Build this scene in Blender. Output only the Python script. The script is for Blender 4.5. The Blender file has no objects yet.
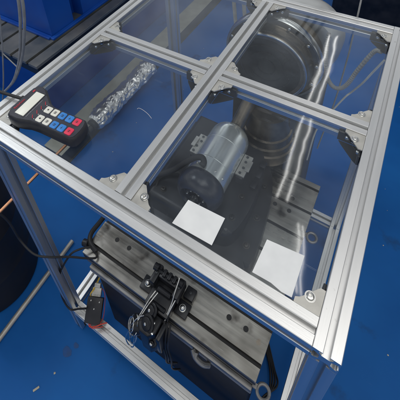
import bpy, bmesh, math, random
from mathutils import Matrix, Vector, noise
random.seed(7)
sc = bpy.context.scene
C = sc.collection
PI = math.pi
FLOOR = -1.28

# ---------------------------------------------------------------- camera
cd = bpy.data.cameras.new('camera'); cam = bpy.data.objects.new('camera', cd); C.objects.link(cam)
def rotv(r):
    v = Vector(r); return Matrix.Rotation(v.length, 3, v.normalized())
Rcv = rotv((2.10391, 0.5738, -0.38238))
right, down, fwd = Rcv[0], Rcv[1], Rcv[2]
M = Matrix.Identity(4)
for i in range(3):
    M[i][0] = right[i]; M[i][1] = -down[i]; M[i][2] = -fwd[i]
M.translation = (-0.07333, -0.24627, 0.7144)
cam.matrix_world = M
cd.sensor_width = 36; cd.lens = 36*384.83/400
cd.shift_x = (200-172.897)/400; cd.shift_y = (8.303-200)/400
cd.clip_start = .02; cd.clip_end = 200
sc.camera = cam

# ---------------------------------------------------------------- light and exposure
w = bpy.data.worlds.new('World'); sc.world = w; w.use_nodes = True
wn = w.node_tree; bg = wn.nodes['Background']
tc = wn.nodes.new('ShaderNodeTexCoord'); sp = wn.nodes.new('ShaderNodeSeparateXYZ')
wr = wn.nodes.new('ShaderNodeValToRGB')
wn.links.new(tc.outputs['Generated'], sp.inputs[0]); wn.links.new(sp.outputs['Z'], wr.inputs[0])
wr.color_ramp.elements[0].position = 0.0; wr.color_ramp.elements[0].color = (.10, .12, .16, 1)
wr.color_ramp.elements[1].position = .32; wr.color_ramp.elements[1].color = (.62, .63, .63, 1)
for ps, cc in ((.52, (.46, .48, .50, 1)), (.70, (.16, .17, .19, 1)), (.88, (.15, .16, .18, 1)), (1.0, (.34, .35, .36, 1))):
    e_ = wr.color_ramp.elements.new(ps); e_.color = cc
wz = wn.nodes.new('ShaderNodeTexNoise'); wz.inputs['Scale'].default_value = 3.2; wz.inputs['Detail'].default_value = 3; wn.links.new(tc.outputs['Generated'], wz.inputs['Vector'])
wm = wn.nodes.new('ShaderNodeMapRange'); wm.inputs['From Min'].default_value = .38; wm.inputs['From Max'].default_value = .62; wm.inputs['To Min'].default_value = .35; wm.inputs['To Max'].default_value = 1.55
wn.links.new(wz.outputs['Fac'], wm.inputs[0]); wx = wn.nodes.new('ShaderNodeMix'); wx.data_type = 'RGBA'; wx.blend_type = 'MULTIPLY'; wx.inputs[0].default_value = 1
wn.links.new(wr.outputs[0], wx.inputs[6]); wn.links.new(wm.outputs[0], wx.inputs[7]); wn.links.new(wx.outputs[2], bg.inputs[0]); bg.inputs[1].default_value = 1.2
def area(name, loc, target, sx, sy, power, col=(1, .97, .92)):
    l = bpy.data.lights.new(name, 'AREA'); l.shape = 'RECTANGLE'; l.size = sx; l.size_y = sy; l.energy = power; l.color = col
    o = bpy.data.objects.new(name, l); C.objects.link(o); o.location = loc
    o.rotation_euler = (Vector(target)-Vector(loc)).to_track_quat('-Z', 'Y').to_euler(); return o
area('workshop_lamp_light', (.20, -.12, 2.2), (-.05, .1, 0), 2.2, 1.6, 22)
area('far_lamp_light', (-2.7, .05, 2.4), (-1.5, 1.2, -.8), 1.0, .9, 22, (.93, .97, 1))
sc.view_settings.view_transform = 'Standard'; sc.view_settings.look = 'None'
sc.view_settings.exposure = 0.14; sc.view_settings.gamma = 1
sc.render.engine = 'CYCLES'
sc.cycles.transparent_max_bounces = 24; sc.cycles.max_bounces = 10

# ---------------------------------------------------------------- materials
def new_mat(name):
    m = bpy.data.materials.new(name); m.use_nodes = True
    return m, m.node_tree.nodes, m.node_tree.links, m.node_tree.nodes['Principled BSDF']
def mat(name, c1, c2=None, rough=.5, rough2=None, metal=0., scale=8., stretch=(1, 1, 1), bump=0., bscale=None, detail=6, lo=.35, hi=.65, spec=.5, coat=0.):
    m, n, l, b = new_mat(name)
    t = n.new('ShaderNodeTexCoord'); mp = n.new('ShaderNodeMapping'); mp.inputs['Scale'].default_value = stretch
    l.new(t.outputs['Object'], mp.inputs[0])
    nz = n.new('ShaderNodeTexNoise'); nz.inputs['Scale'].default_value = scale; nz.inputs['Detail'].default_value = detail
    l.new(mp.outputs[0], nz.inputs['Vector'])
    r = n.new('ShaderNodeValToRGB'); r.color_ramp.elements[0].position = lo; r.color_ramp.elements[1].position = hi
    r.color_ramp.elements[0].color = (*c1, 1); r.color_ramp.elements[1].color = (*(c2 or c1), 1)
    l.new(nz.outputs['Fac'], r.inputs[0]); l.new(r.outputs[0], b.inputs['Base Color'])
    mr = n.new('ShaderNodeMapRange'); mr.inputs['From Min'].default_value = lo; mr.inputs['From Max'].default_value = hi
    mr.inputs['To Min'].default_value = rough; mr.inputs['To Max'].default_value = rough if rough2 is None else rough2
    l.new(nz.outputs['Fac'], mr.inputs[0]); l.new(mr.outputs[0], b.inputs['Roughness'])
    b.inputs['Metallic'].default_value = metal; b.inputs['Specular IOR Level'].default_value = spec
    b.inputs['Coat Weight'].default_value = coat
    if bump:
        bn = n.new('ShaderNodeTexNoise'); bn.inputs['Scale'].default_value = bscale or scale*4; bn.inputs['Detail'].default_value = 4
        l.new(mp.outputs[0], bn.inputs['Vector'])
        bp = n.new('ShaderNodeBump'); bp.inputs['Strength'].default_value = bump; bp.inputs['Distance'].default_value = .002
        l.new(bn.outputs['Fac'], bp.inputs['Height']); l.new(bp.outputs[0], b.inputs['Normal'])
    return m
ALU = mat('anodised_aluminium', (.74, .745, .74), (.79, .79, .785), .36, .41, 1., 5, (.4, 9, 9), .05, 60)
def mix_dirt(m, col, scale, lo, hi, rough=.65, stretch=(1, 1, 1), detail=8):
    "dirt patches of their own colour over a material"
    n, l = m.node_tree.nodes, m.node_tree.links; b = n['Principled BSDF']
    src = b.inputs['Base Color'].links[0].from_socket
    t = n.new('ShaderNodeTexCoord'); mp = n.new('ShaderNodeMapping'); mp.inputs['Scale'].default_value = stretch
    l.new(t.outputs['Object'], mp.inputs[0])
    z = n.new('ShaderNodeTexNoise'); z.inputs['Scale'].default_value = scale; z.inputs['Detail'].default_value = detail; z.inputs['Roughness'].default_value = rough
    l.new(mp.outputs[0], z.inputs['Vector'])
    r = n.new('ShaderNodeMapRange'); r.inputs['From Min'].default_value = lo; r.inputs['From Max'].default_value = hi; l.new(z.outputs['Fac'], r.inputs[0])
    mx = n.new('ShaderNodeMix'); mx.data_type = 'RGBA'; l.new(r.outputs[0], mx.inputs[0]); l.new(src, mx.inputs[6]); mx.inputs[7].default_value = (*col, 1)
    l.new(mx.outputs[2], b.inputs['Base Color'])
mix_dirt(ALU, (.45, .44, .42), 60, .66, .74)
FLOORM = mat('blue_epoxy_floor', (.008, .100, .36), (.014, .155, .50), .42, .58, 0., 2.2, (1, 1, 1), .25, 30, 8, .3, .7, .16)
mix_dirt(FLOORM, (.02, .05, .12), 5, .60, .80)
mix_dirt(FLOORM, (.14, .2, .30), 90, .71, .78)
mix_dirt(FLOORM, (.012, .13, .46), 1.6, .50, .80, stretch=(1, 4, 1))
mix_dirt(FLOORM, (.006, .04, .16), 3.6, .66, .76)
mix_dirt(FLOORM, (.05, .17, .45), 2.2, .70, .74, stretch=(1.4, 26, 1))
STEEL = mat('ground_steel', (.34, .33, .30), (.50, .48, .44), .26, .40, .95, 5, (1, 14, 1), .06, 60, 4, .35, .68)
mix_dirt(STEEL, (.10, .092, .08), 5.5, .46, .70, rough=.5, detail=3)
mix_dirt(STEEL, (.055, .05, .045), 13, .60, .72, rough=.45, detail=3)
mix_dirt(STEEL, (.28, .19, .12), 20, .66, .80, rough=.5, detail=4)
mix_dirt(STEEL, (.62, .61, .58), 3, .68, .73, stretch=(2, 60, 1), detail=3)
STEELSIDE = mat('machined_edge_steel', (.22, .22, .22), (.34, .33, .32), .4, .55, .8, 12, (1, 3, 3), .2)
CHROME = mat('bright_steel', (.62, .62, .60), (.74, .74, .72), .2, .3, 1., 20, (1, 1, 1), .05)
BRUSHED = mat('turned_steel_sleeve', (.66, .70, .68), (.76, .79, .77), .17, .23, .7, 4, (2, 3, 2), .03, 30)
BLACKP = mat('black_plastic', (.012, .013, .018), (.022, .023, .03), .36, .5, 0., 30, (1, 1, 1), .15, 400)
BLACKM = mat('black_oxide_metal', (.008, .009, .012), (.020, .021, .026), .30, .45, .2, 14, (1, 1, 1), .08, 50)
SLATE = mat('glossy_slate_plastic', (.030, .034, .048), (.045, .05, .065), .2, .3, 0., 12, (1, 1, 1), .03)
DARKCAST = mat('dark_cast_iron', (.03, .03, .03), (.12, .108, .095), .25, .45, .7, 9, (1, 1, 1), .35, 40)
RUBBER = mat('black_rubber', (.012, .012, .013), (.02, .02, .022), .5, .65, 0., 20)
PLATE = mat('cream_zinc_plate', (.44, .43, .40), (.58, .57, .53), .36, .5, .6, 25, (1, 1, 1), .1)
STICK = mat('white_sticker', (.72, .73, .735), (.79, .80, .80), .55, .6, 0., 30)
BLUEPAINT = mat('blue_machine_paint', (.003, .05, .30), (.006, .075, .38), .32, .45, 0., 5, (1, 1, 1), .1)
TBL2 = mat('oily_grey_table', (.09, .11, .125), (.22, .22, .21), .35, .5, .4, 5, (1, 1, 1), .2, 60)
BEIGE = mat('grey_beige_paint', (.34, .34, .29), (.42, .42, .36), .5, .6, 0., 12, (1, 1, 1), .1)
DGREY = mat('dark_grey_paint', (.05, .055, .06), (.08, .085, .09), .5, .6, 0., 12)
COPPER = mat('copper', (.72, .34, .18), (.84, .44, .26), .28, .4, 1., 20)
LGREY = mat('light_grey_casting', (.40, .41, .41), (.60, .61, .60), .3, .45, .5, 6, (1, 1, 1), .6, 14)
GREYTUBE = mat('grey_hose', (.28, .28, .27), (.36, .36, .35), .45, .55, 0., 30)
YEL = mat('yellow_wire', (.75, .50, .03), (.8, .55, .05), .4, .4, 0., 30)
RED = mat('red_wire', (.62, .045, .03), (.7, .07, .04), .4, .4, 0., 30)
KWHITE = mat('white_key', (.74, .73, .66), (.8, .79, .72), .45, .5, 0., 40)
KBLUE = mat('blue_key', (.03, .21, .60), (.04, .24, .66), .45, .5, 0., 40)
KRED = mat('red_key', (.72, .03, .085), (.78, .04, .1), .45, .5, 0., 40)
SCREEN = mat('blank_display', (.84, .85, .76), (.88, .88, .80), .3, .35, 0., 20)
FACE = mat('slate_face_plate', (.035, .037, .052), (.045, .047, .062), .34, .42, 0., 40)
REDINK = mat('red_print', (.55, .02, .04), (.6, .03, .05), .5, .5, 0., 40)
DARKINK = mat('dark_print', (.02, .02, .03), (.02, .02, .03), .5, .5, 0., 40)
GREYINK = mat('grey_print', (.3, .3, .33), (.3, .3, .33), .5, .5, 0., 40)
BARREL = mat('matt_black_barrel', (.006, .006, .009), (.010, .010, .014), .55, .7, 0., 10, (1, 1, 1), .1)
BROWNST = mat('oil_browned_steel', (.10, .085, .065), (.26, .22, .17), .22, .4, .85, 14, (1, 1, 1), .3, 30)
DULLROD = mat('dull_steel_rod', (.46, .43, .38), (.58, .55, .49), .40, .5, .5, 20, (1, 1, 1), .1)
DHOSE = mat('grey_ribbed_hose', (.22, .22, .215), (.30, .30, .29), .45, .55, 0., 30)
CHIP = mat('pale_chip', (.55, .50, .38), (.6, .55, .42), .7, .7, 0., 40)

def foil_mat():
    m, n, l, b = new_mat('crumpled_foil')
    b.inputs['Base Color'].default_value = (.90, .90, .88, 1); b.inputs['Metallic'].default_value = .9; b.inputs['Roughness'].default_value = .32
    t = n.new('ShaderNodeTexCoord'); v = n.new('ShaderNodeTexVoronoi'); v.inputs['Scale'].default_value = 24
    l.new(t.outputs['Object'], v.inputs['Vector']); bp = n.new('ShaderNodeBump'); bp.inputs['Strength'].default_value = .45; bp.inputs['Distance'].default_value = .004
    l.new(v.outputs['Distance'], bp.inputs['Height']); l.new(bp.outputs[0], b.inputs['Normal']); return m
FOIL = foil_mat()

def acrylic_mat():
    m, n, l, b = new_mat('dusty_clear_acrylic'); n.remove(b); out = n['Material Output']
    tr = n.new('ShaderNodeBsdfTransparent'); tr.inputs[0].default_value = (.93, .95, .96, 1)
    gl = n.new('ShaderNodeBsdfGlossy'); gl.inputs['Roughness'].default_value = .045; gl.inputs[0].default_value = (1, 1, 1, 1)
    df = n.new('ShaderNodeBsdfDiffuse'); df.inputs[0].default_value = (.52, .60, .70, 1)
    fr = n.new('ShaderNodeFresnel'); ge = n.new('ShaderNodeNewGeometry'); io = n.new('ShaderNodeMapRange')
    io.inputs['To Min'].default_value = 1.49; io.inputs['To Max'].default_value = 1/1.49; l.new(ge.outputs['Backfacing'], io.inputs[0]); l.new(io.outputs[0], fr.inputs['IOR'])
    t = n.new('ShaderNodeTexCoord')
    # warped sheet: gentle waves
    wv = n.new('ShaderNodeTexNoise'); wv.inputs['Scale'].default_value = 9; wv.inputs['Detail'].default_value = 1.5
    l.new(t.outputs['Object'], wv.inputs['Vector']); bp = n.new('ShaderNodeBump'); bp.inputs['Strength'].default_value = .2; bp.inputs['Distance'].default_value = .003
    l.new(wv.outputs['Fac'], bp.inputs['Height']); l.new(bp.outputs[0], gl.inputs['Normal'])
    # dust film, specks and scratches
    a = n.new('ShaderNodeTexNoise'); a.inputs['Scale'].default_value = 7; a.inputs['Detail'].default_value = 8; l.new(t.outputs['Object'], a.inputs['Vector'])
    ar = n.new('ShaderNodeMapRange'); ar.inputs['From Min'].default_value = .35; ar.inputs['From Max'].default_value = .75
    ar.inputs['To Min'].default_value = .0; ar.inputs['To Max'].default_value = .034; l.new(a.outputs['Fac'], ar.inputs[0])
    s = n.new('ShaderNodeTexVoronoi'); s.inputs['Scale'].default_value = 130; l.new(t.outputs['Object'], s.inputs['Vector'])
    sr = n.new('ShaderNodeMapRange'); sr.inputs['From Min'].default_value = .10; sr.inputs['From Max'].default_value = .03
    sr.inputs['To Min'].default_value = 0; sr.inputs['To Max'].default_value = .28; l.new(s.outputs['Distance'], sr.inputs[0])
    sc_ = n.new('ShaderNodeMath'); sc_.operation = 'MULTIPLY'; l.new(sr.outputs[0], sc_.inputs[0])
    cr = n.new('ShaderNodeMapRange'); cr.inputs['From Min'].default_value = .5; cr.inputs['From Max'].default_value = .7; l.new(a.outputs['Fac'], cr.inputs[0]); l.new(cr.outputs[0], sc_.inputs[1])
    # fine scratches: two stretched noises
    def scr(rot, k):
        mp = n.new('ShaderNodeMapping'); mp.inputs['Rotation'].default_value = (0, 0, rot); mp.inputs['Scale'].default_value = (6, 420, 1)
        l.new(t.outputs['Object'], mp.inputs[0]); z = n.new('ShaderNodeTexNoise'); z.inputs['Scale'].default_value = 1; z.inputs['Detail'].default_value = 2
        l.new(mp.outputs[0], z.inputs['Vector']); r = n.new('ShaderNodeMapRange'); r.inputs['From Min'].default_value = .74; r.inputs['From Max'].default_value = .80
        r.inputs['To Max'].default_value = k; l.new(z.outputs['Fac'], r.inputs[0]); return r.outputs[0]
    s1 = scr(.9, .26); s2 = scr(-.5, .2)
    def add(x, y):
        q = n.new('ShaderNodeMath'); q.operation = 'ADD'; l.new(x, q.inputs[0]); l.new(y, q.inputs[1]); return q.outputs[0]
    dust = add(add(ar.outputs[0], sc_.outputs[0]), add(s1, s2))
    m1 = n.new('ShaderNodeMixShader'); l.new(fr.outputs[0], m1.inputs[0]); l.new(tr.outputs[0], m1.inputs[1]); l.new(gl.outputs[0], m1.inputs[2])
    m2 = n.new('ShaderNodeMixShader'); l.new(dust, m2.inputs[0]); l.new(m1.outputs[0], m2.inputs[1]); l.new(df.outputs[0], m2.inputs[2])
    l.new(m2.outputs[0], out.inputs['Surface']); return m
ACRYL = acrylic_mat()
def glow_mat(name, col, s):
    m, n, l, b = new_mat(name); b.inputs['Emission Color'].default_value = (*col, 1); b.inputs['Emission Strength'].default_value = s
    b.inputs['Base Color'].default_value = (.8, .8, .8, 1); return m
TUBEGLOW = glow_mat('glowing_lamp_tube', (1, .97, .92), 7)

# ---------------------------------------------------------------- helpers
WM = {}
def link(o, parent=None, local=None):
    C.objects.link(o)
    pw = WM.get(parent.name, Matrix.Identity(4)) if parent else Matrix.Identity(4)
    lm = local if local is not None else pw.inverted()
    if parent: o.parent = parent
    o.matrix_basis = lm; WM[o.name] = pw @ lm
    return o
def thing(name, label, cat, loc=(0, 0, 0), group=None, rotz=0):
    o = bpy.data.objects.new(name, None); o.empty_display_size = .05
    link(o, None, Matrix.Translation(loc) @ Matrix.Rotation(rotz, 4, 'Z')); tag(o, label, cat, group); return o
def tag(o, label=None, cat=None, group=None, kind=None):
    if label: o['label'] = label
    if cat: o['category'] = cat
    if group: o['group'] = group
    if kind: o['kind'] = kind
    return o
def obj(name, bm, m, parent=None, smooth=True, local=None, angle=35):
    me = bpy.data.meshes.new(name)
    bmesh.ops.recalc_face_normals(bm, faces=bm.faces)
    if smooth:
        for f in bm.faces: f.smooth = True
        for e in bm.edges:
            if len(e.link_faces) == 2 and e.calc_face_angle(0) > math.radians(angle): e.smooth = False
    bm.to_mesh(me); bm.free(); me.materials.append(m)
    o = bpy.data.objects.new(name, me); link(o, parent, local); return o
B = bmesh.new
def box(bm, x0, x1, y0, y1, z0, z1, bev=0., seg=2):
    g = bmesh.ops.create_cube(bm, size=1); vs = g['verts']
    bmesh.ops.scale(bm, vec=(x1-x0, y1-y0, z1-z0), verts=vs); bmesh.ops.translate(bm, vec=((x0+x1)/2, (y0+y1)/2, (z0+z1)/2), verts=vs)
    if bev:
        es = list({e for v in vs for e in v.link_edges}); bmesh.ops.bevel(bm, geom=es, offset=bev, segments=seg, affect='EDGES', profile=.5)
    return bm
def frame_of(d):
    d = d.normalized(); a = Vector((0, 0, 1)) if abs(d.z) < .9 else Vector((1, 0, 0))
    u = d.cross(a).normalized(); return u, d.cross(u)
def lathe(bm, prof, p0, d, seg=40, cap=True):
    "prof: list of (distance along d, radius)"
    p0 = Vector(p0); d = Vector(d).normalized(); u, v = frame_of(d); rings = []
    for t, r in prof:
        rings.append([bm.verts.new(p0+d*t+(u*math.cos(2*PI*k/seg)+v*math.sin(2*PI*k/seg))*max(r, 1e-5)) for k in range(seg)])
    for a, b in zip(rings, rings[1:]):
        for k in range(seg): bm.faces.new((a[k], a[(k+1) % seg], b[(k+1) % seg], b[k]))
    if cap: bm.faces.new(rings[0]); bm.faces.new(rings[-1][::-1])
    return bm
def cyl(bm, p0, p1, r, seg=20, ch=0.):
    L = (Vector(p1)-Vector(p0)).length
    prof = [(0, r), (L, r)] if not ch else [(0, r-ch), (ch, r), (L-ch, r), (L, r-ch)]
    return lathe(bm, prof, p0, Vector(p1)-Vector(p0), seg)
def spline(pts, n=8):
    P = [Vector(p) for p in pts]; P = [P[0]*2-P[1]]+P+[P[-1]*2-P[-2]]; out = []
    for i in range(1, len(P)-2):
        for k in range(n):
            t = k/n; a, b, c, d = P[i-1:i+3]
            out.append(.5*((2*b)+(c-a)*t+(2*a-5*b+4*c-d)*t*t+(3*b-a-3*c+d)*t**3))
    out.append(P[-2]); return out
def tube(bm, pts, r, seg=10, n=8, rf=None):
    Q = spline(pts, n) if n > 1 else [Vector(p) for p in pts]; rings = []; u = None
    for i, q in enumerate(Q):
        d = (Q[min(i+1, len(Q)-1)]-Q[max(i-1, 0)]).normalized()
        if u is None: u, _ = frame_of(d)
        u = (u-d*u.dot(d)).normalized(); v = d.cross(u); rr = rf(i/len(Q)) if rf else r
        rings.append([bm.verts.new(q+(u*math.cos(2*PI*k/seg)+v*math.sin(2*PI*k/seg))*rr) for k in range(seg)])
    for a, b in zip(rings, rings[1:]):
        for k in range(seg): bm.faces.new((a[k], a[(k+1) % seg], b[(k+1) % seg], b[k]))
    bm.faces.new(rings[0]); bm.faces.new(rings[-1][::-1]); return bm
def prism(bm, poly, z0, z1, bev=0.):
    a = [bm.verts.new((x, y, z0)) for x, y in poly]; b = [bm.verts.new((x, y, z1)) for x, y in poly]; n = len(poly)
    fs = [bm.faces.new(a[::-1]), bm.faces.new(b)]
    for k in range(n): fs.append(bm.faces.new((a[k], a[(k+1) % n], b[(k+1) % n], b[k])))
    if bev:
        es = [e for e in fs[1].edges]; bmesh.ops.bevel(bm, geom=es, offset=bev, segments=3, affect='EDGES', profile=.5)
    return bm
def bolt(bm, p, d, r=.005, h=.004):
    "round head cap screw with hex socket"
    lathe(bm, [(0, r), (h*.55, r), (h*.9, r*.82), (h, r*.6), (h, r*.42), (h*.45, r*.40), (h*.45, 0)], p, d, 18)
def hexnut(bm, p, d, r=.007, h=.005): lathe(bm, [(0, r), (h*.8, r), (h, r*.85), (h, r*.5), (h*1.5, r*.45), (h*1.5, 0)], p, d, 6)

# ---------------------------------------------------------------- setting
bm = B(); box(bm, -14, 12, -8, 16, FLOOR-.1, FLOOR); tag(obj('floor', bm, FLOORM, smooth=False), kind='structure')

# ---------------------------------------------------------------- aluminium frame
W = .04; LX = .84412; XC = -.43764; YC = .41718; LY = .86897; ZL = -1.07315
def profile(s=W):
    h = s/2; o = .0048; lip = .0022; un = .0100; dp = .0115; c = .0009
    q = [(-h+c, h), (-o-.0008, h), (-o, h-.0008), (-o, h-lip), (-un, h-lip), (-un, h-lip-.003), (-o-.001, h-dp),
         (o+.001, h-dp), (un, h-lip-.003), (un, h-lip), (o, h-lip), (o, h-.0008), (o+.0008, h), (h-c, h)]
    pts = []
    for k in range(4):
        a = -k*PI/2
        pts += [(x*math.cos(a)-y*math.sin(a), x*math.sin(a)+y*math.cos(a)) for x, y in q]
    return pts
def beam_obj(name, p0, axis, L, parent, m=ALU):
    "T-slot extrusion of length L, p0 = centre of its start; mesh runs along local X"
    bm = B(); P = profile(); a = [bm.verts.new((0, y, z)) for y, z in P]; b = [bm.verts.new((L, y, z)) for y, z in P]; n = len(P)
    bm.faces.new(a); bm.faces.new(b[::-1])
    for k in range(n): bm.faces.new((a[k], b[k], b[(k+1) % n], a[(k+1) % n]))
    R_ = {'x': Matrix.Identity(4), 'y': Matrix.Rotation(PI/2, 4, 'Z'), 'z': Matrix.Rotation(-PI/2, 4, 'Y')}[axis]
    pw = WM[parent.name]
    return obj(name, bm, m, parent, False, pw.inverted() @ Matrix.Translation(p0) @ R_)
fr = thing('aluminium_frame', 'square tubular aluminium slotted-profile frame with clear panels over the machine', 'machine frame', (-LX/2, LY/2, FLOOR))
g = .0006; h = W/2
beam_obj('rail', (-LX+W+g, h, -h), 'x', LX-2*W-2*g, fr)                  # front top
beam_obj('rail', (-h, 0, -h), 'y', LY, fr)                                # right top
beam_obj('rail', (-LX+h, 0, -h), 'y', LY, fr)                             # left top
beam_obj('rail', (-LX+W+g, LY-h, -h), 'x', LX-2*W-2*g, fr)               # back top
beam_obj('rail', (XC+h, W+g, -h), 'y', LY-2*W-2*g, fr)                   # middle, front to back
beam_obj('rail', (-LX+W+g, YC+h, -h), 'x', XC+LX-W-2*g, fr)              # cross rails
beam_obj('rail', (XC+W+g, YC+h, -h), 'x', -W-XC-W-2*g, fr)
for y0 in (0, LY-W):
    beam_obj('rail', (-LX+W+g, y0+h, ZL-h), 'x', LX-2*W-2*g, fr)
for x0 in (-LX, -W):
    beam_obj('rail', (x0+h, W+g, ZL-h), 'y', LY-2*W-2*g, fr)
for x0 in (-LX, -W):
    for y0 in (0, LY-W):
        po = beam_obj('post', (x0+h, y0+h, FLOOR+.012), 'z', -W-FLOOR-.012-g, fr)
        bm = B(); lathe(bm, [(0, .018), (.004, .019), (.008, .015), (.012, .012)], (x0+h, y0+h, FLOOR), (0, 0, 1), 20); obj('foot_pad', bm, RUBBER, po)
# panels (each with a small gap round the edge)
ZP = -.0065
cells = [(-LX+W, XC, W, YC), (XC+W, -W, W, YC), (-LX+W, XC, YC+W, LY-W), (XC+W, -W, YC+W, LY-W)]
panels = []
for x0, x1, y0, y1 in cells:
    bm = B(); box(bm, x0+.003, x1-.003, y0+.003, y1-.003, ZP-.004, ZP, .0005, 1)
    panels.append(obj('acrylic_panel', bm, ACRYL, fr, False))
# corner gusset plates with a screw, and a dark angle bracket underneath
def gusset(cx, cy, sx, sy):
    Lg = .041 + random.uniform(-.002, .0015); t = .0145
    P = [(0, 0), (Lg, 0), (Lg, t*.55), (Lg-.006, t*.75), (Lg-.010, t), (t+.004, Lg-.012), (t-.002, Lg-.005), (t*.55, Lg), (0, Lg)]
    P = [(cx+sx*(a+.0005), cy+sy*(b+.0005)) for a, b in P]
    bm = B(); prism(bm, P if sx*sy > 0 else P[::-1], ZP+.0006, ZP+.0036)
    go = obj('corner_plate', bm, PLATE, fr, False)
    bm = B(); bolt(bm, (cx+sx*.0195, cy+sy*.0195, ZP+.0036), (0, 0, 1), .0062, .0046)
    lathe(bm, [(0, .0085), (.0008, .0085)], (cx+sx*.0195, cy+sy*.0195, ZP+.0036), (0, 0, 1), 20); obj('screw', bm, CHROME, go)
    # dark cast angle
    bm = B()
    x0, x1 = sorted((cx+sx*.0005, cx+sx*.006)); y0, y1 = sorted((cy+sy*.0005, cy+sy*.054)); box(bm, x0, x1, y0, y1, -.0395, ZP-.0050, .0012)
    x0, x1 = sorted((cx+sx*.0062, cx+sx*.054)); y0, y1 = sorted((cy+sy*.0005, cy+sy*.006)); box(bm, x0, x1, y0, y1, -.0395, ZP-.0050, .0012)
    T = [(0.0062, .0062), (.050, .0062), (.044, .014), (.014, .044), (.0062, .050)]; T = [(cx+sx*a, cy+sy*b) for a, b in T]
    prism(bm, T if sx*sy > 0 else T[::-1], -.0425, -.0398)
    br = obj('angle_bracket', bm, BLACKM, fr, False)
    bm = B(); bolt(bm, (cx+sx*.006, cy+sy*.034, -.022), (sx, 0, 0), .0055, .005); bolt(bm, (cx+sx*.034, cy+sy*.006, -.022), (0, sy, 0), .0055, .005)
    hexnut(bm, (cx+sx*.0195, cy+sy*.0195, ZP-.0050), (0, 0, -1), .006, .004); obj('bolt', bm, CHROME, br)
for x0, x1, y0, y1 in cells:
    for cx, sx in ((x0, 1), (x1, -1)):
        for cy, sy in ((y0, 1), (y1, -1)): gusset(cx, cy, sx, sy)
# blank white stickers on the lid of the front right cell
def sticker(P, lab):
    bm = B(); Q = []
    for (a, b) in P: Q.append((a, b))
    prism(bm, Q, ZP+.0003, ZP+.0009); o = obj('sticker', bm, STICK, panels[1], False); o['label'] = lab
sticker([(-.3065, .0465), (-.2262, .0493), (-.2268, .1035), (-.3030, .0995)], 'blank white sticker at the left of the front right panel')
sticker([(-.1500, .0465), (-.1180, .0475), (-.1000, .0440), (-.0835, .0450), (-.0840, .1145), (-.1475, .1075)], 'blank white sticker at the right of the front right panel')
sc1 = B(); tube(sc1, [(-.527, .2345, ZP+.0008), (-.5245, .239, ZP+.0008), (-.513, .239, ZP+.0009), (-.495, .235, ZP+.0008), (-.479, .228, ZP+.0008)], .00035, 6)
o = obj('stray_thread', sc1, KWHITE); tag(o, 'short white curled thread lying on the front left clear panel', 'thread')

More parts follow.
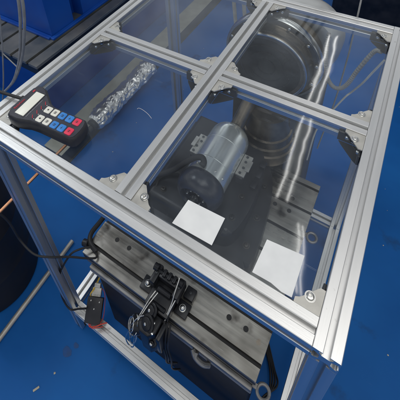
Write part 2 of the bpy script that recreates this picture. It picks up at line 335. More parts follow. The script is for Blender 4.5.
# ---------------------------------------------------------------- hand controller
def controller():
    ang = math.radians(5)
    t = thing('hand_controller', 'black handheld controller with blank display and white, blue and red keys', 'hand controller', (-.668, .092, 0.0), rotz=ang)
    pw = WM[t.name]
    I = Matrix.Identity(4)
    # outline in local coords: u along the handle, v across
    half = [(.0925, -.026), (.0955, -.016), (.0965, -.004), (.0955, .010), (.0915, .021), (.083, .0275), (.060, .0280), (.020, .0275), (-.010, .0285), (-.026, .034), (-.040, .044), (-.052, .052), (-.066, .0625), (-.082, .0665), (-.094, .064), (-.1015, .050), (-.104, .006),
            (-.1025, -.026), (-.097, -.038), (-.086, -.043), (-.066, -.0435), (-.048, -.0395), (-.032, -.0345), (-.010, -.0325), (.020, -.0325), (.060, -.0330), (.084, -.0325)]
    def ring(scale_in, z):
        out = []
        n = len(half)
        for i, p in enumerate(half):
            a = Vector(half[i-1]); b = Vector(half[(i+1) % n]); d = (b-a).normalized(); nrm = Vector((d.y, -d.x))
            if nrm.dot(Vector(p)) < 0 and abs(p[1]) < .04: pass
            q = Vector(p)-nrm*scale_in; out.append((q.x, q.y, z))
        return out
    bm = B(); lev = [(.006, 0), (.001, .004), (0, .010), (0, .024), (.0015, .029), (.004, .032)]; R = []
    zt = lambda u, z: z*(1.0 + .10*max(0, -u)/.1)
    for s, z in lev: R.append([bm.verts.new((x, y, zt(x, zz))) for x, y, zz in ring(s, z)])
    n = len(half)
    for a, b in zip(R, R[1:]):
        for k in range(n): bm.faces.new((a[k], a[(k+1) % n], b[(k+1) % n], b[k]))
    bm.faces.new(R[0][::-1]); bm.faces.new(R[-1])
    body = obj('body', bm, BLACKP, t, True, I)
    # seam groove line and face plate
    bm = B(); pl = [v for v in ring(.0052, .0)]
    a = [bm.verts.new((x, y, zt(x, .0318))) for x, y, z in pl]; b = [bm.verts.new((x, y, zt(x, .0327))) for x, y, z in pl]
    bm.faces.new(b); bm.faces.new(a[::-1])
    for k in range(n): bm.faces.new((a[k], a[(k+1) % n], b[(k+1) % n], b[k]))
    face = obj('face_plate', bm, FACE, t, True, I)
    Z = .0330
    bm = B(); box(bm, -.0815, -.0545, -.028, .044, .0345, .0362, .0006); obj('display', bm, SCREEN, t, True, I)
    bm = B(); box(bm, -.0840, -.0520, -.031, .047, .0338, .0350, .0006); obj('display_bezel', bm, BLACKP, t, True, I)
    cols = [KWHITE, KWHITE, KBLUE, KBLUE, KRED]
    for r in range(2):
        for c in range(5):
            u = -.0145+c*.0214; v = .0120-.0278*r; 
            P = []
            rr = .0035; a0, b0 = .0088, .0092
            for qx, qy, s0 in ((1, 1, 0), (-1, 1, 90), (-1, -1, 180), (1, -1, 270)):
                for k in range(5):
                    th = math.radians(s0+k*22.5); P.append((u+qx*(a0-rr)+rr*math.cos(th), v+qy*(b0-rr)+rr*math.sin(th)))
            bm = B(); prism(bm, P, .0318, .0345, .0008); key = obj('key', bm, cols[c], t, True, I)
            bm = B(); zz = .03452
            if c == 0:
                lathe(bm, [(0, .0022), (.0003, .0022)], (u, v, zz-.0002), (0, 0, 1), 12)
                if r: box(bm, u-.0032, u+.0032, v-.0004, v+.0004, zz-.0002, zz+.0001)
            else:
                pat = {1: (-.0026, 0, .0026), 2: (-.0018, .0018), 3: (0,), 4: (-.0014, .0016)}[c]
                for k, dv in enumerate(pat):
                    wd = .0036 if c != 3 else .0028
                    box(bm, u-wd, u+wd-.0012*((k+r) % 2), v+dv-.0005, v+dv+.0005, zz-.0002, zz+.0001)
                box(bm, u-.0005, u+.0005, v-.0036, v+.0036, zz-.0002, zz+.00015)
                if c in (1, 2): box(bm, u+.0022, u+.003, v-.003, v+.003, zz-.0002, zz+.00015)
            obj('legend', bm, DARKINK, key, False, I)
    # red slash marks and white dots between display and keys
    bm = B()
    for k in range(4):
        v = -.019+.0145*k; tube(bm, [(-.0312, v-.0035, .0338), (-.0345, v-.0005, .0338), (-.0385, v+.0042, .0338)], .0008, 6, 4)
    obj('red_mark', bm, REDINK, t, False, I)
    bm = B()
    for k in range(4): lathe(bm, [(0, .0010), (.0006, .0010)], (-.0270, -.0225+.0145*k, .0333), (0, 0, 1), 10)
    obj('indicator', bm, KWHITE, t, False, I)
    # red name beside the display, grey line of small print
    def text(s, size, u, v, z, rot, m, nm):
        cu = bpy.data.curves.new(nm, 'FONT'); cu.body = s; cu.size = size; cu.extrude = .0002; cu.align_x = 'CENTER'; cu.align_y = 'CENTER'
        to = bpy.data.objects.new(nm, cu); C.objects.link(to); dg = bpy.context.evaluated_depsgraph_get()
        me = bpy.data.meshes.new_from_object(to.evaluated_get(dg)); me.materials.append(m)
        o = bpy.data.objects.new(nm, me); link(o, t, Matrix.Translation((u, v, z)) @ Matrix.Rotation(rot, 4, 'Z'))
        bpy.data.objects.remove(to); return o
    text('RichAuto', .0085, -.0905, -.004, .0362, PI/2, REDINK, 'printed_name')
    bm = B(); prism(bm, [(-.0915, .040), (-.0870, .039), (-.0872, .047), (-.0905, .0465)], .0358, .0364); obj('red_mark', bm, REDINK, t, False, I)
    bm = B()
    x = -.026
    while x < .030:
        wd = random.uniform(.001, .003); box(bm, -.0490, -.0475, x, x+wd, .0340, .0349); x += wd+.0012
    obj('small_print', bm, GREYINK, t, False, I)
    bm = B(); tube(bm, [(-.097, .022, .018), (-.108, .022, .018), (-.135, .021, .016), (-.175, .020, .012), (-.215, .018, .008), (-.26, .012, -.02), (-.30, .0, -.10), (-.33, -.02, -.30)], .0042, 12)
    lathe(bm, [(0, .0075), (.012, .0065), (.022, .0048)], (-.096, .022, .018), (-1, .15, 0), 14); obj('cable', bm, RUBBER, t, True, I)
controller()

# ---------------------------------------------------------------- machine table under the frame
TX0, TX1, TY0, TY1, TZ = -.746, -.1135, .088, .736, -.70
mt = thing('machine_table', 'worn grey steel slotted worktable on a black cabinet inside the aluminium frame', 'worktable', ((TX0+TX1)/2, (TY0+TY1)/2, FLOOR))
slots = [.125, .215, .310, .411, .512, .612, .711]; sw = .0052
# table top as one mesh: slabs between slots over a recessed base
bm = B(); ys = [TY0]+[s for s in slots]+[TY1]
for i in range(len(ys)-1):
    a = ys[i]+(sw if i else 0); b = ys[i+1]-(sw if i < len(ys)-2 else 0)
    box(bm, TX0, TX1, a, b, TZ-.012, TZ, .0007, 1)
top = obj('table_top', bm, STEEL, mt, False)
bm = B(); box(bm, TX0+.0006, TX1-.0006, TY0+.0006, TY1-.0006, TZ-.030, TZ-.0122); obj('slot_bed', bm, RUBBER, top, False)
bm = B()
for y, xs in ((.181, (-.667, -.614, -.236, -.182)), (.635, (-.24, -.190, -.60, -.66)), (.583, (-.239, -.186, -.60, -.66)), (.26, (-.236, -.182)), (.36, (-.236, -.182))):
    for x in xs:
        bm = B(); lathe(bm, [(0, .0078), (.0005, .0078), (.0006, .0070), (.0006, 0)], (x, y, TZ), (0, 0, 1), 20); obj('bolt_hole', bm, RUBBER, top, False)
bm = B(); box(bm, TX0+.004, TX1-.004, TY0+.003, TY0+.014, TZ-.062, TZ-.0302, .001)
box(bm, TX0+.03, TX1-.006, TY0-.012, TY0+.0028, TZ-.080, TZ-.050, .003); obj('side_strip', bm, STEELSIDE, mt)
bm = B(); box(bm, TX0+.028, TX1-.02, TY0+.012, TY1-.02, FLOOR, TZ-.0305, .004); cab = obj('cabinet', bm, BARREL, mt, False)
bm = B()
for k in range(2): tube(bm, [(-.30+.012*k, TY0-.016, TZ-.052), (-.285, TY0-.026, TZ-.060), (-.262, TY0-.026, TZ-.072), (-.245, TY0-.016, TZ-.082)], .008, 8)
obj('pipe_joint', bm, STEELSIDE, mt)
for y in (.093, .56):
    bm = B(); Q = [(-.091+.0165*math.cos(2*PI*k/28), y+.0165*math.sin(2*PI*k/28), -.752) for k in range(29)]; tube(bm, Q, .0048, 8, 1); box(bm, TX1-.008, -.106, y-.006, y+.006, -.756, -.748)
    obj('ring_bracket', bm, STEELSIDE, mt)

# ---------------------------------------------------------------- motor on its black carriage
mo = thing('spindle_motor', 'silver cylindrical motor with black rounded front cap on a dark carriage', 'motor', (-.46, .5, TZ))
bm = B()
R1 = [(q.x, q.y) for q in spline([(-.262, .275, 0), (-.232, .31, 0), (-.228, .38, 0), (-.238, .48, 0), (-.252, .57, 0), (-.285, .65, 0), (-.34, .705, 0), (-.42, .728, 0)], 6)]
prism(bm, [(-.715, .728), (-.715, .275)]+R1, TZ+.0005, -.625, .02)
R2 = [(q.x, q.y) for q in spline([(-.36, .31, 0), (-.31, .33, 0), (-.288, .40, 0), (-.288, .52, 0), (-.305, .62, 0), (-.36, .69, 0), (-.45, .71, 0)], 6)]
prism(bm, [(-.62, .71), (-.62, .31)]+R2, -.6255, -.548, .02)
obj('carriage', bm, BLACKM, mo)
for x, y, z in ((-.262, .36, -.625), (-.266, .46, -.625), (-.285, .58, -.625), (-.325, .38, -.548), (-.325, .46, -.548), (-.66, .36, -.625), (-.66, .50, -.625), (-.40, .33, -.548), (-.57, .35, -.548)):
    bm = B(); lathe(bm, [(0, .0115), (.001, .0115), (.0011, .009)], (x, y, z), (0, 0, 1), 20); bolt(bm, (x, y, z+.0011), (0, 0, 1), .008, .006); obj('screw', bm, DARKCAST, mo)
for k in range(3):
    bm = B(); box(bm, -.315, -.296, .50+.045*k, .528+.045*k, -.5476, -.534, .002); obj('rib', bm, BLACKM, mo)
for k in range(3):
    bm = B(); tube(bm, [(-.66+.02*k, .30, -.60), (-.63+.015*k, .34, -.57+.008*k), (-.60, .40-.01*k, -.54), (-.55, .42, -.53), (-.52, .40, -.545)], .0042, 8); obj('lead', bm, RUBBER, mo)
for s in (-1, 1):
    bm = B(); cx = -.4455+s*.0905; box(bm, cx-.016, cx+.016, .503, .590, -.512, -.504, .001); box(bm, cx+s*.016-.0075 if s < 0 else cx+.0085, cx+s*.016+.0075 if s > 0 else cx-.0085, .525, .569, -.503, -.497, .001)
    fo = obj('mounting_foot', bm, PLATE, mo, False)
    for dy in (.512, .535, .560, .581):
        bm = B(); lathe(bm, [(0, .0048), (.002, .0048), (.002, .002), (.0005, 0)], (cx+random.uniform(-.006, .006), dy, -.504), (0, 0, 1), 14); obj('screw', bm, DGREY, fo)
    bm = B(); box(bm, cx-.012, cx+.012, .497, .60, -.549, -.5125, .002); obj('riser_block', bm, BLACKM, mo)
AX, AZ, RM = -.4455, -.500, .0735
bm = B(); prof = [(.416, RM-.004), (.418, RM), (.468, RM), (.469, RM-.0012), (.4705, RM-.0012), (.4715, RM), (.560, RM), (.561, RM-.0012), (.5625, RM-.0012), (.5635, RM), (.606, RM), (.622, RM-.0015), (.636, RM-.006), (.647, RM-.014), (.655, RM-.027), (.659, .03), (.66, .001)]
lathe(bm, [(y-.416, r) for y, r in prof], (AX, .416, AZ), (0, 1, 0), 72); sl = obj('motor_sleeve', bm, BRUSHED, mo)
bm = B()
for a in (35, 62, 118):
    bm = B(); bolt(bm, (AX+RM*math.cos(math.radians(a)), .434, AZ+RM*math.sin(math.radians(a))), (math.cos(math.radians(a)), 0, math.sin(math.radians(a))), .004, .003); obj('screw', bm, CHROME, sl)
bm = B(); prof = [(0, RM+.001), (.010, RM+.006), (.026, RM+.008), (.046, RM+.004), (.060, RM-.005), (.069, RM-.016), (.071, RM-.022), (.067, RM-.026), (.058, RM-.028), (.056, .040), (.060, .036), (.060, .024), (.054, .022), (.054, .002)]
lathe(bm, prof, (AX, .4155, AZ), (0, -1, 0), 64); cap = obj('front_cap', bm, SLATE, mo)
bm = B(); lathe(bm, [(0, .015), (.03, .015), (.032, .010), (.075, .010), (.076, .006), (.10, .006)], (AX, .361, AZ), (0, -1, 0), 28)
obj('shaft', bm, CHROME, mo)
bm = B()
for a in range(0, 360, 60):
    bm = B(); bolt(bm, (AX+.030*math.cos(math.radians(a)), .3555, AZ+.030*math.sin(math.radians(a))), (0, -1, 0), .004, .004); obj('screw', bm, CHROME, cap)
bm = B(); tube(bm, [(AX-.01, .420, AZ+.079), (AX-.008, .432, AZ+.086), (AX-.022, .443, AZ+.088), (AX-.045, .435, AZ+.080), (AX-.075, .415, AZ+.055), (AX-.11, .39, AZ+.02), (AX-.17, .36, AZ-.02), (AX-.25, .30, AZ-.06), (AX-.30, .24, AZ-.10)], .0105, 14); obj('power_cable', bm, RUBBER, mo)

FACEDISC = mat('scratched_dark_disc', (.012, .014, .015), (.035, .036, .036), .24, .40, .5, 30, (1, 1, 1), .35, 40)
mix_dirt(FACEDISC, (.30, .30, .29), 60, .68, .76, stretch=(3, 1, .6))
# ---------------------------------------------------------------- big chuck drum at the back
DX, DZ = -.378, -.215
dr = thing('rotary_chuck', 'large round dark steel chuck disc with bright rim behind the silver motor', 'chuck', (DX, .82, TZ))
bm = B(); lathe(bm, [(0, .120), (.0, .138), (.004, .141), (.012, .141), (.014, .146), (.045, .147), (.050, .150), (.052, .170), (.055, .1755), (.085, .177), (.110, .172), (.112, .02)], (DX, .750, DZ), (0, 1, 0), 96, cap=False); dm = obj('drum', bm, BROWNST, dr)
bm = B(); lathe(bm, [(.0005, .1205), (.0005, 0.0)], (DX, .7505, DZ), (0, 1, 0), 64, cap=False)
for r_ in (.03, .06, .09):
    lathe(bm, [(-.0012, r_), (-.0020, r_+.002), (-.0012, r_+.004)], (DX, .7505, DZ), (0, 1, 0), 64, cap=False)
obj('face_disc', bm, FACEDISC, dr)
bm = B(); lathe(bm, [(-.0014, .1325), (-.0035, .1345), (-.0035, .1385), (-.001, .1412)], (DX, .750, DZ), (0, 1, 0), 96, cap=False)
lathe(bm, [(.050, .167), (.0495, .1735), (.0545, .1765), (.0700, .1790)], (DX, .7485, DZ), (0, 1, 0), 96, cap=False); obj('bright_rim', bm, CHROME, dr)
bm = B()
for k in range(12):
    a = 2*PI*k/12+.2; bm = B(); bolt(bm, (DX+.159*math.cos(a), .7985, DZ+.159*math.sin(a)), (0, -1, 0), .006, .006); obj('screw', bm, CHROME, dm)
bm = B(); prism(bm, [(-.50, .765), (-.27, .765), (-.255, .80), (-.27, .845), (-.50, .845)], TZ-.10, -.40, .01)
lathe(bm, [(0, .03), (.01, .062), (.05, .070), (.09, .055), (.12, .04)], (-.37, .72, -.47), (0, .6, -.1), 40); obj('headstock', bm, DARKCAST, dr)
bm = B(); lathe(bm, [(0, .112), (.02, .115), (.045, .112), (.05, .106), (.075, .104), (.08, .098), (.11, .094), (.115, .088), (.15, .080), (.20, .075)], (-.352, .765, -.622), (0, 0, 1), 64); obj('collar', bm, BROWNST, dr)
bm = B(); cyl(bm, (-.4455, .655, -.50), (-.415, .745, -.37), .026, 28, .002); obj('coupling_arm', bm, BROWNST, dr)
# pale housing behind the chuck
hs = thing('pale_housing', 'rounded light grey casting just behind the round dark chuck', 'housing', (-.30, 1.05, FLOOR))
bm = B(); lathe(bm, [(0, .12), (.01, .14), (.05, .150), (.12, .150), (.15, .135), (.17, .10), (.18, 0.001)], (-.325, .900, -.21), (0, 1, 0), 64)
obj('shell', bm, LGREY, hs)
bm = B(); box(bm, -.42, -.21, .94, 1.14, FLOOR, -.34, .02); obj('pedestal', bm, DGREY, hs)
bm = B()
for k in range(3): tube(bm, [(-.28+.03*k, .99, .0+.004*k), (-.27+.03*k, 1.0, .06), (-.31+.03*k, 1.03, .12), (-.36+.03*k, 1.06, .26)], .006, 8)
obj('air_hose', bm, RUBBER, hs)

# ribbed hose and cord beside it
t = thing('ribbed_hose', 'dark ribbed hose bent into a U beside the chuck', 'hose', (-.13, .8, -.25))
pts = [(-.055, .79, -.045), (-.073, .8, -.061), (-.101, .8, -.146), (-.118, .8, -.212), (-.135, .8, -.243), (-.156, .8, -.248), (-.176, .8, -.228), (-.190, .8, -.19), (-.204, .81, -.12), (-.21, .83, -.06)]
bm = B(); tube(bm, pts, .009, 12, 60, lambda f: .0068+.0005*math.sin(f*2*PI*75)); obj('hose', bm, DHOSE, t)
bm = B(); tube(bm, [(-.04, .80, -.08), (-.06, .82, -.155), (-.078, .85, -.235), (-.103, .9, -.334), (-.120, .9, -.37), (-.150, .9, -.46), (-.19, .9, -.60), (-.20, .9, -.80)], .0035, 8)
tag(obj('grey_cord', bm, KWHITE), 'thin pale cord hanging slack below the ribbed hose', 'cord')
bm = B(); tube(bm, [(-.150, .905, .12), (-.148, .905, .044), (-.146, .903, -.03), (-.1445, .9, -.12), (-.144, .9, -.2), (-.15, .9, -.42), (-.17, .9, -.7)], .0028, 8)
tag(obj('hanging_cable', bm, GREYTUBE), 'thin grey cable hanging straight down behind the back rail', 'cable')
# pair of pale hoses behind the left rear panel
t = thing('pale_hose_pair', 'two pale hoses hanging side by side behind the rear left panel', 'hose', (-.7, 1.3, -.6))
for dx, dy in ((0, 0), (.055, .0)):
    bm = B(); tube(bm, [(-.79+dx, 1.3, -.05), (-.755+dx, 1.3, -.28), (-.746+dx, 1.3, -.375), (-.735+dx, 1.3, -.47), (-.722+dx*.9, 1.3, -.575), (-.70+dx*.3, 1.28, -.72), (-.60, 1.2, -.85)], .010, 10); obj('hose', bm, GREYTUBE, t)

# ---------------------------------------------------------------- clamp fixture on the front of the table
cl = thing('clamp_fixture', 'black toggle clamp bolted in the front slot of the steel table', 'clamp', (-.43, .12, TZ))
for x in (-.492, -.364):
    bm = B(); box(bm, x-.021, x+.021, .104, .146, TZ+.0005, TZ+.011, .003); pad = obj('foot', bm, BLACKM, cl)
    bm = B(); lathe(bm, [(0, .0105), (.003, .0105)], (x, .125, TZ+.011), (0, 0, 1), 20); lathe(bm, [(0, .0082), (.004, .0082), (.008, .006), (.0098, .003), (.010, 0)], (x, .125, TZ+.014), (0, 0, 1), 20); obj('dome_bolt', bm, CHROME, pad)
bm = B(); box(bm, -.470, -.386, .072, .165, TZ+.0005, TZ+.030, .004)
box(bm, -.482, -.462, .12, .178, TZ+.022, TZ+.062, .004); box(bm, -.40, -.379, .12, .178, TZ+.022, TZ+.062, .004)
box(bm, -.464, -.398, .145, .172, TZ+.028, TZ+.058, .004); box(bm, -.378, -.345, .150, .185, TZ+.0005, TZ+.024, .003)
obj('base_block', bm, BLACKM, cl)
bm = B(); cyl(bm, (-.486, .162, TZ+.066), (-.470, .162, TZ+.066), .011, 20); cyl(bm, (-.398, .162, TZ+.066), (-.382, .162, TZ+.066), .011, 20)
cyl(bm, (-.47, .16, TZ+.058), (-.392, .16, TZ+.058), .006, 16)
for k in range(3): box(bm, -.452+.018*k, -.442+.018*k, .150, .172, TZ+.056, TZ+.068, .002)
obj('jaw', bm, BLACKM, cl)
bm = B(); prism(bm, [(-.462, .071), (-.462, .03), (-.445, .012), (-.415, .012), (-.398, .03), (-.398, .071)], TZ-.115, TZ+.020, .005)
lathe(bm, [(0, .020), (.006, .026), (.03, .026), (.036, .016)], (-.452, .035, TZ-.02), (-1, -.5, .3), 24)
box(bm, -.395, -.380, .02, .069, TZ-.09, TZ+.015, .004); obj('hanging_body', bm, BLACKM, cl)
for k in range(11):
    c = Vector((-.468-.0006*k, .030-.0016*k, TZ+.004-.0085*(k % 6))); r = .015+.004*(k % 3); ax = Vector((-.7+.1*(k % 3), -.5, .45+.08*(k % 5))).normalized(); u, v = frame_of(ax)
    Q = [c+(u*math.cos(2*PI*j/24)+v*math.sin(2*PI*j/24)*.8)*r+ax*.003*(k % 4) for j in range(25)]
    bm = B(); tube(bm, Q, .0013, 6, 1); obj('wire_coil', bm, CHROME, cl)
for pts in ([(-.462, .02, TZ-.01), (-.487, .005, TZ-.045), (-.497, -.005, TZ-.09), (-.487, -.008, TZ-.122), (-.470, -.006, TZ-.112), (-.466, .004, TZ-.06), (-.462, .015, TZ-.02)],
            [(-.466, .024, TZ-.005), (-.480, .008, TZ-.045), (-.484, -.002, TZ-.085), (-.476, -.004, TZ-.10), (-.462, .0, TZ-.07), (-.458, .018, TZ-.02)],
            [(-.448, .045, TZ+.035), (-.464, .03, TZ+.026), (-.474, .015, TZ+.006)], [(-.449, .11, TZ+.052), (-.455, .08, TZ+.045), (-.464, .035, TZ+.020)],
            [(-.441, .11, TZ+.050), (-.450, .07, TZ+.044), (-.462, .03, TZ+.016)],
            [(-.394, .165, TZ+.095), (-.392, .13, TZ+.070), (-.391, .105, TZ+.045), (-.395, .075, TZ+.022)], [(-.384, .12, TZ+.055), (-.388, .10, TZ+.040), (-.392, .07, TZ+.020)]):
    bm = B(); tube(bm, pts, .0017, 8); obj('wire', bm, CHROME, cl)
for k, (p, d, rr) in enumerate((((-.436, .068, TZ+.031), (-.3, -.5, .8), .021), ((-.430, .038, TZ+.022), (-.3, -.6, .75), .024), ((-.405, .02, TZ-.03), (0, -.7, .7), .014))):
    bm = B(); lathe(bm, [(0, rr), (.004, rr), (.006, rr-.003), (.006, rr-.006), (.010, rr-.007), (.012, rr-.010), (.012, .002)], p, d, 28); disc = obj('pulley', bm, BLACKM, cl)
    bm = B(); lathe(bm, [(.0125, .0045), (.015, .004), (.016, .002)], p, d, 14); obj('hub_cap', bm, CHROME, disc)
for p0, p1, rr in (((-.455, .085, TZ+.034), (-.400, .085, TZ+.034), .007), ((-.452, .125, TZ+.035), (-.404, .125, TZ+.035), .009), ((-.470, .055, TZ-.05), (-.395, .04, TZ-.05), .010)):
    bm = B(); cyl(bm, p0, p1, rr, 18, .0015); obj('cross_pin', bm, BLACKM, cl)
for x, y, z in ((-.472, .15, .0625), (-.39, .15, .0625), (-.43, .158, .0585), (-.36, .168, .0245)):
    bm = B(); bolt(bm, (x, y, TZ+z), (0, 0, 1), .0042, .004); obj('screw', bm, DGREY, cl)
bm = B()
for dx, e in ((0, -.24), (.010, -.215), (.02, -.26)): tube(bm, [(-.392+dx, .07, TZ+.02), (-.385+dx, .045, TZ-.01), (-.388+dx, .040, TZ-.08), (-.378+dx, .035, TZ-.14), (-.385+dx, .04, TZ+e), (-.37+dx, .06, TZ+e-.05)], .0030, 8)
obj('cable', bm, RUBBER, cl)
bm = B()
for k in range(6):
    x = random.uniform(-.455, -.405); y = random.uniform(.02, .06); bm = B(); lathe(bm, [(0, .004), (.004, .0035), (.005, .001)], (x, y, TZ+.0195), (0, 0, 1), 10); obj('screw', bm, CHROME, cl)

# ---------------------------------------------------------------- junction box on the lower front rail
jb = thing('junction_box', 'small black switch box with yellow and red wires on the lower front left rail', 'switch box', (-.742, .03, ZL))
nv = Vector((.25, -.42, .87)).normalized(); uv = Vector((-.20, .49, .83)); uv = (uv-nv*uv.dot(nv)).normalized(); xv = uv.cross(nv).normalized()
Ml = Matrix.Identity(4)
for i in range(3): Ml[i][0] = xv[i]; Ml[i][1] = -nv[i]; Ml[i][2] = uv[i]
Ml = Ml @ Matrix.Scale(.72, 4)
Ml.translation = (-.722, .040, -1.035)
def jobj(name, bm, m, par=None, **k):
    pr = par or jb
    return obj(name, bm, m, pr, True, WM[pr.name].inverted() @ Ml, **k)
bm = B(); box(bm, -.042, .042, -.016, .012, -.058, .055, .003); shell = jobj('case', bm, BLACKP)
bm = B()
for a, b in ((-.022, .040), (.024, .036), (.0, .005)): 
    bm = B(); bolt(bm, (a, -.016, b), (0, -1, 0), .0035, .0025); jobj('screw', bm, CHROME, shell)
bm = B(); box(bm, -.024, .024, -.008, .016, .056, .096, .002); box(bm, -.016, .016, -.012, .02, .0965, .116, .002); 
for k in range(4): cyl(bm, (-.015+.010*k, -.008, .062), (-.015+.010*k, -.0115, .062), .0035, 10)
jobj('connector', bm, PLATE)
bm = B()
for d in (0, .005): tube(bm, [(-.030+d, .0, .048), (-.034+d, -.006, .065), (-.022+d, -.010, .085), (-.012+d, -.004, .108), (-.004+d, .008, .130), (.0+d, .02, .150)], .0017, 8)
jobj('yellow_wire', bm, YEL)
bm = B(); tube(bm, [(.014, .016, .10), (.040, .016, .07), (.050, .010, .02), (.052, .0, -.03), (.040, -.012, -.056)], .0016, 8)
tube(bm, [(-.018, -.004, -.060), (-.008, -.014, -.070), (.02, -.018, -.066), (.05, -.014, -.054), (.078, -.01, -.046)], .0030, 8)
tube(bm, [(-.010, -.004, -.060), (.004, -.02, -.073), (.03, -.020, -.070), (.062, -.018, -.062)], .0020, 8)
jobj('red_wire', bm, RED)

# black cable from the barrel side across the post to the table corner and down to the box
bm = B(); tube(bm, [(-.955, -.10, -.30), (-.930, -.04, -.40), (-.906, -.02, -.469), (-.888, -.02, -.575), (-.832, -.02, -.605), (-.785, .0, -.610), (-.745, .04, -.640), (-.705, .075, -.672), (-.688, .098, -.690), (-.712, .112, -.688), (-.731, .101, -.676), (-.757, .066, -.670), (-.775, .045, -.70),
    (-.80, .03, -.76), (-.817, .02, -.807), (-.840, .015, -.90), (-.845, .0, -1.0), (-.815, -.005, -1.06), (-.775, .01, -1.035), (-.745, .022, -1.015)], .0034, 10)
tag(obj('black_cable', bm, RUBBER), 'black cable sagging past the front left post and looping on the table corner', 'cable')
t = thing('hose_connector', 'black hose fitting lying along the left corner of the steel table', 'fitting', (-.72, .11, TZ))
bm = B(); tube(bm, [(-.700, .112, TZ+.010), (-.722, .116, TZ+.012), (-.742, .125, TZ+.012), (-.757, .150, TZ+.010), (-.762, .20, TZ-.002), (-.765, .27, TZ-.01)], .0085, 10); obj('hose', bm, RUBBER, t)
bm = B(); cyl(bm, (-.762, .112, TZ+.006), (-.742, .116, TZ+.010), .0125, 16, .002); obj('fitting', bm, BLACKP, t)

# ---------------------------------------------------------------- things on the floor, left
t = thing('black_barrel', 'tall black plastic barrel on the blue floor left of the frame', 'barrel', (-1.335, -.075, FLOOR))
bm = B(); lathe(bm, [(0, .19), (.008, .205), (.02, .207), (.20, .210), (.21, .214), (.225, .210), (.42, .210), (.43, .214), (.445, .210), (.64, .206), (.655, .198), (.66, .19)], (-1.338, -.045, FLOOR), (0, 0, 1), 72); obj('shell', bm, BARREL, t)
bm = B(); lathe(bm, [(0, .198), (.0, .212), (.02, .214), (.026, .208), (.026, .19), (.022, .185), (.022, 0.001)], (-1.338, -.045, FLOOR+.6605), (0, 0, 1), 72); obj('lid', bm, BARREL, t)
bm = B(); cyl(bm, (-1.048, -.9, -.600), (-1.043, .351, -.600), .0062, 16, .0008)
tag(obj('copper_pipe', bm, COPPER), 'thin straight copper pipe passing behind the front left post', 'pipe')
bm = B(); cyl(bm, (-1.068, -.62, FLOOR+.012), (-1.094, .235, FLOOR+.012), .0105, 20, .001)
tag(obj('steel_rod', bm, DULLROD), 'long round steel rod lying on the blue floor beside the barrel', 'rod')
bm = B(); box(bm, -.012, .012, -.0035, .0035, 0, .004, .001)
tag(obj('pale_chip', bm, CHIP, None, True, Matrix.Translation((-.8335, -.2275, FLOOR)) @ Matrix.Rotation(math.radians(62), 4, 'Z')), 'small pale wood chip lying alone on the blue floor', 'chip')
STAIN = mat('dark_floor_stain', (.008, .07, .24), (.011, .09, .32), .5, .6, 0., 40)
for cx, cy, rr in ((-.812, -.086, .016), (-.795, -.052, .009)):
    bm = B(); n_ = 26; vs = [bm.verts.new((cx+rr*(1+.35*noise.noise(Vector((math.cos(2*PI*k/n_)*1.5+cx*9, math.sin(2*PI*k/n_)*1.5, 3))))*math.cos(2*PI*k/n_)*1.3, cy+rr*(1+.35*noise.noise(Vector((math.cos(2*PI*k/n_)*2, math.sin(2*PI*k/n_)*2+cy*9, 7))))*math.sin(2*PI*k/n_), FLOOR+.0008)) for k in range(n_)]
    bm.faces.new(vs); tag(obj('oil_stain', bm, STAIN, smooth=False), 'dark oily stains on the blue floor below the front left post', 'stain', 'oil stains on the floor')
def floor_specks():
    bm = B()
    for k in range(70):
        x = random.uniform(-1.3, 1.2); y = random.uniform(-.5, 2.2); r = random.uniform(.0015, .0045)
        n = 6; a0 = random.random()*6; vs = [bm.verts.new((x+r*random.uniform(.5, 1.2)*math.cos(a0+2*PI*j/n), y+r*random.uniform(.5, 1.2)*math.sin(a0+2*PI*j/n), FLOOR+.0012)) for j in range(n)]
        c = bm.verts.new((x, y, FLOOR+.003))
        for j in range(n): bm.faces.new((vs[j], vs[(j+1) % n], c))
    tag(obj('floor_crumbs', bm, CHIP, smooth=False), 'tiny pale crumbs and metal swarf scattered over the blue floor', 'crumbs', kind='stuff')
floor_specks()
# dark cables on the floor, right
t = thing('floor_cables', 'tangle of thin black cables on the blue floor beside the cabinet', 'cables', (-.09, .2, FLOOR))
for k in range(4):
    d = .014*k
    bm = B(); tube(bm, [(-.22+d, .42, FLOOR+.004), (-.130+d, .33-.01*k, FLOOR+.012), (-.085+d*.6, .25, FLOOR+.03), (-.075-d*.5, .16+.5*d, FLOOR+.02), (-.10+d, .08, FLOOR+.005), (-.16+d*2, -.02, FLOOR+.004)], .0035, 8); obj('cable', bm, RUBBER, t)

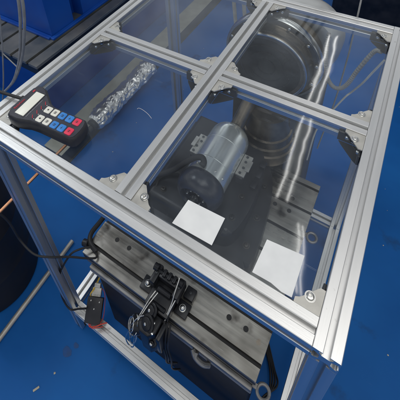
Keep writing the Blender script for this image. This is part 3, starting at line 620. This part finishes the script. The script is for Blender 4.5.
# ---------------------------------------------------------------- beam with foil wrap, left rear
t = thing('floor_beam', 'long flat grey beige steel beam on the floor left of the frame', 'beam', (-1.5, 1.8, FLOOR))
bm = B(); box(bm, -1.578, -1.438, .52, 4.2, FLOOR+.006, FLOOR+.100); obj('web', bm, DGREY, t, False)
bm = B(); box(bm, -1.580, -1.436, .518, 4.202, FLOOR+.1005, FLOOR+.106, .001); obj('top_flange', bm, BEIGE, t, False)
bm = B(); box(bm, -1.586, -1.430, .514, 4.206, FLOOR, FLOOR+.0055); obj('bottom_flange', bm, DGREY, t, False)
def foil_pipe():
    bm = B(); L = .60; nu, nv = 110, 56; rings = []
    for i in range(nu+1):
        s = i/nu; y = .785+s*L; ring = []
        base = .060+.004*math.sin(s*9)
        if s < .03: base *= .75+s*8
        for k in range(nv):
            a = 2*PI*k/nv; p = Vector((math.cos(a)*1.6, y*22, math.sin(a)*1.6))
            cr = noise.noise(p*.8)*.008+abs(noise.noise(p*1.35))*.012*(1 if math.sin(a) > -.3 else .3)
            r = base+cr; ring.append(bm.verts.new((-1.428+r*1.0*math.cos(a), y, -1.195+r*.95*math.sin(a)+.02)))
        rings.append(ring)
    for a, b in zip(rings, rings[1:]):
        for k in range(nv): bm.faces.new((a[k], a[(k+1) % nv], b[(k+1) % nv], b[k]))
    bm.faces.new(rings[0]); bm.faces.new(rings[-1][::-1]); return bm
t = thing('foil_wrapped_pipe', 'pipe wrapped in crumpled silver foil lying along the beige beam', 'pipe', (-1.43, 1.1, FLOOR+.11))
fb = foil_pipe(); obj('foil_wrap', fb, FOIL, t, False)
bm = B(); cyl(bm, (-1.428, .765, -1.175), (-1.428, 1.42, -1.175), .036, 24); cyl(bm, (-1.428, .735, -1.185), (-1.428, .764, -1.185), .018, 18, .003); obj('pipe_core', bm, DGREY, t)
bm = B(); 

# ---------------------------------------------------------------- neighbouring machine, rear left
bm.free()
t = thing('blue_machine', 'blue painted machine with a dark slotted table beyond the left rail', 'machine', (-2.2, 1.4, FLOOR))
bm = B(); XS = [-3.4, -2.28, -2.02, -1.875, -1.735, -1.605, -1.52]
for a, b in zip(XS, XS[1:]): box(bm, a+.010, b-.010, .600, 3.2, -.618, -.600, .001, 1)
t2 = obj('slotted_table', bm, TBL2, t, False)
bm = B(); box(bm, -3.39, -1.53, .604, 3.19, -.665, -.6183); obj('table_bed', bm, BLACKM, t2, False)
bm = B(); box(bm, -3.30, -1.80, .75, 3.0, FLOOR, -.6655, .01); obj('base', bm, BLUEPAINT, t, False)
bm = B(); prism(bm, [(-3.4, .818), (-1.640, .818), (-1.640, .990), (-1.72, .992), (-1.72, 1.070), (-1.640, 1.072), (-1.575, 3.1), (-3.4, 3.1)], -.5995, .10, 0); obj('column', bm, BLUEPAINT, t, False)
bm = B(); box(bm, -1.638, -1.612, .80, 3.1, -.5993, -.585, .003); box(bm, -3.4, -1.64, .790, .8165, -.5993, -.585, .003); obj('foot_ledge', bm, BLUEPAINT, t, False)
# grey hose pair hanging in front of it, and a thin cable
t = thing('air_hose_pair', 'two grey air hoses hanging in front of the blue machine', 'hose', (-1.3, .45, -.3))
for dx in (-.010, .014):
    bm = B(); tube(bm, [(-1.222+dx, .45, .15), (-1.228+dx, .45, .05), (-1.231+dx, .45, -.016), (-1.255+dx, .45, -.10), (-1.284+dx, .45, -.174), (-1.33+dx*.8, .45, -.28), (-1.379+dx*.6, .45, -.373), (-1.44+dx*.4, .45, -.47), (-1.496+dx*.2, .45, -.548), (-1.56, .45, -.62), (-1.66, .45, -.72)], .0062, 10); obj('hose', bm, GREYTUBE, t)
bm = B(); tube(bm, [(-1.36, .45, .10), (-1.40, .45, -.10), (-1.47, .45, -.30), (-1.52, .45, -.42), (-1.60, .45, -.60), (-1.70, .45, -.80)], .0035, 8)
tube(bm, [(-1.505, .45, -.385), (-1.47, .455, -.42), (-1.43, .455, -.445)], .0028, 8)
tag(obj('thin_cable', bm, GREYTUBE), 'thin dark cable hanging left of the grey air hoses', 'cable')

# ---------------------------------------------------------------- dark machine beyond the back rail
t = thing('dark_machine', 'dark navy machine cabinet standing beyond the back right corner', 'machine', (.3, 2.6, FLOOR))
bm = B(); box(bm, -.48, 1.6, 2.75, 3.9, FLOOR+.06, .2, .02); obj('body', bm, BLACKM, t, False)
bm = B(); box(bm, -.44, 1.56, 2.80, 3.86, FLOOR, FLOOR+.0595); obj('plinth', bm, RUBBER, t, False)
bm = B(); cyl(bm, (.05, 2.70, -.9), (.05, 2.70, .1), .03, 20); box(bm, .03, .07, 2.72, 2.749, -.7, -.66); obj('handle_tube', bm, BLUEPAINT, t)

# ---------------------------------------------------------------- ceiling tube lamps (their reflections streak the lid)
t = thing('ceiling_tube_lamp', 'twin fluorescent tube lamp hanging above the frame', 'ceiling lamp', (-.37, 2.1, 1.56))
def lamp_tube(p0, p1, r):
    bm = B(); cyl(bm, p0, p1, r, 16, .004); o = obj('tube', bm, TUBEGLOW, t); return o
lamp_tube((-.445, 2.84, 1.5), (-.340, 1.10, 1.5), .0062)
lamp_tube((-.385, 2.84, 1.5), (-.280, 1.10, 1.5), .0062)
bm = B(); box(bm, -.06, .06, -.86, .86, 1.535, 1.58, .006)
obj('housing', bm, LGREY, t, False, WM[t.name].inverted() @ Matrix.Translation((-.3675, 2.02, 0)) @ Matrix.Rotation(math.radians(3.5), 4, 'Z'))
print('objects', len(bpy.data.objects))

t = thing('short_ceiling_lamp', 'short twin tube lamp hanging above the front of the frame', 'ceiling lamp', (-.13, .85, 1.56))
lamp_tube((-.190, 1.02, 1.5), (-.085, .69, 1.5), .005)
lamp_tube((-.165, 1.02, 1.5), (-.060, .69, 1.5), .005)
bm = B(); box(bm, -.04, .04, -.19, .19, 1.535, 1.57, .006)
obj('housing', bm, LGREY, t, False, WM[t.name].inverted() @ Matrix.Translation((-.125, .855, 0)) @ Matrix.Rotation(math.radians(17.6), 4, 'Z'))
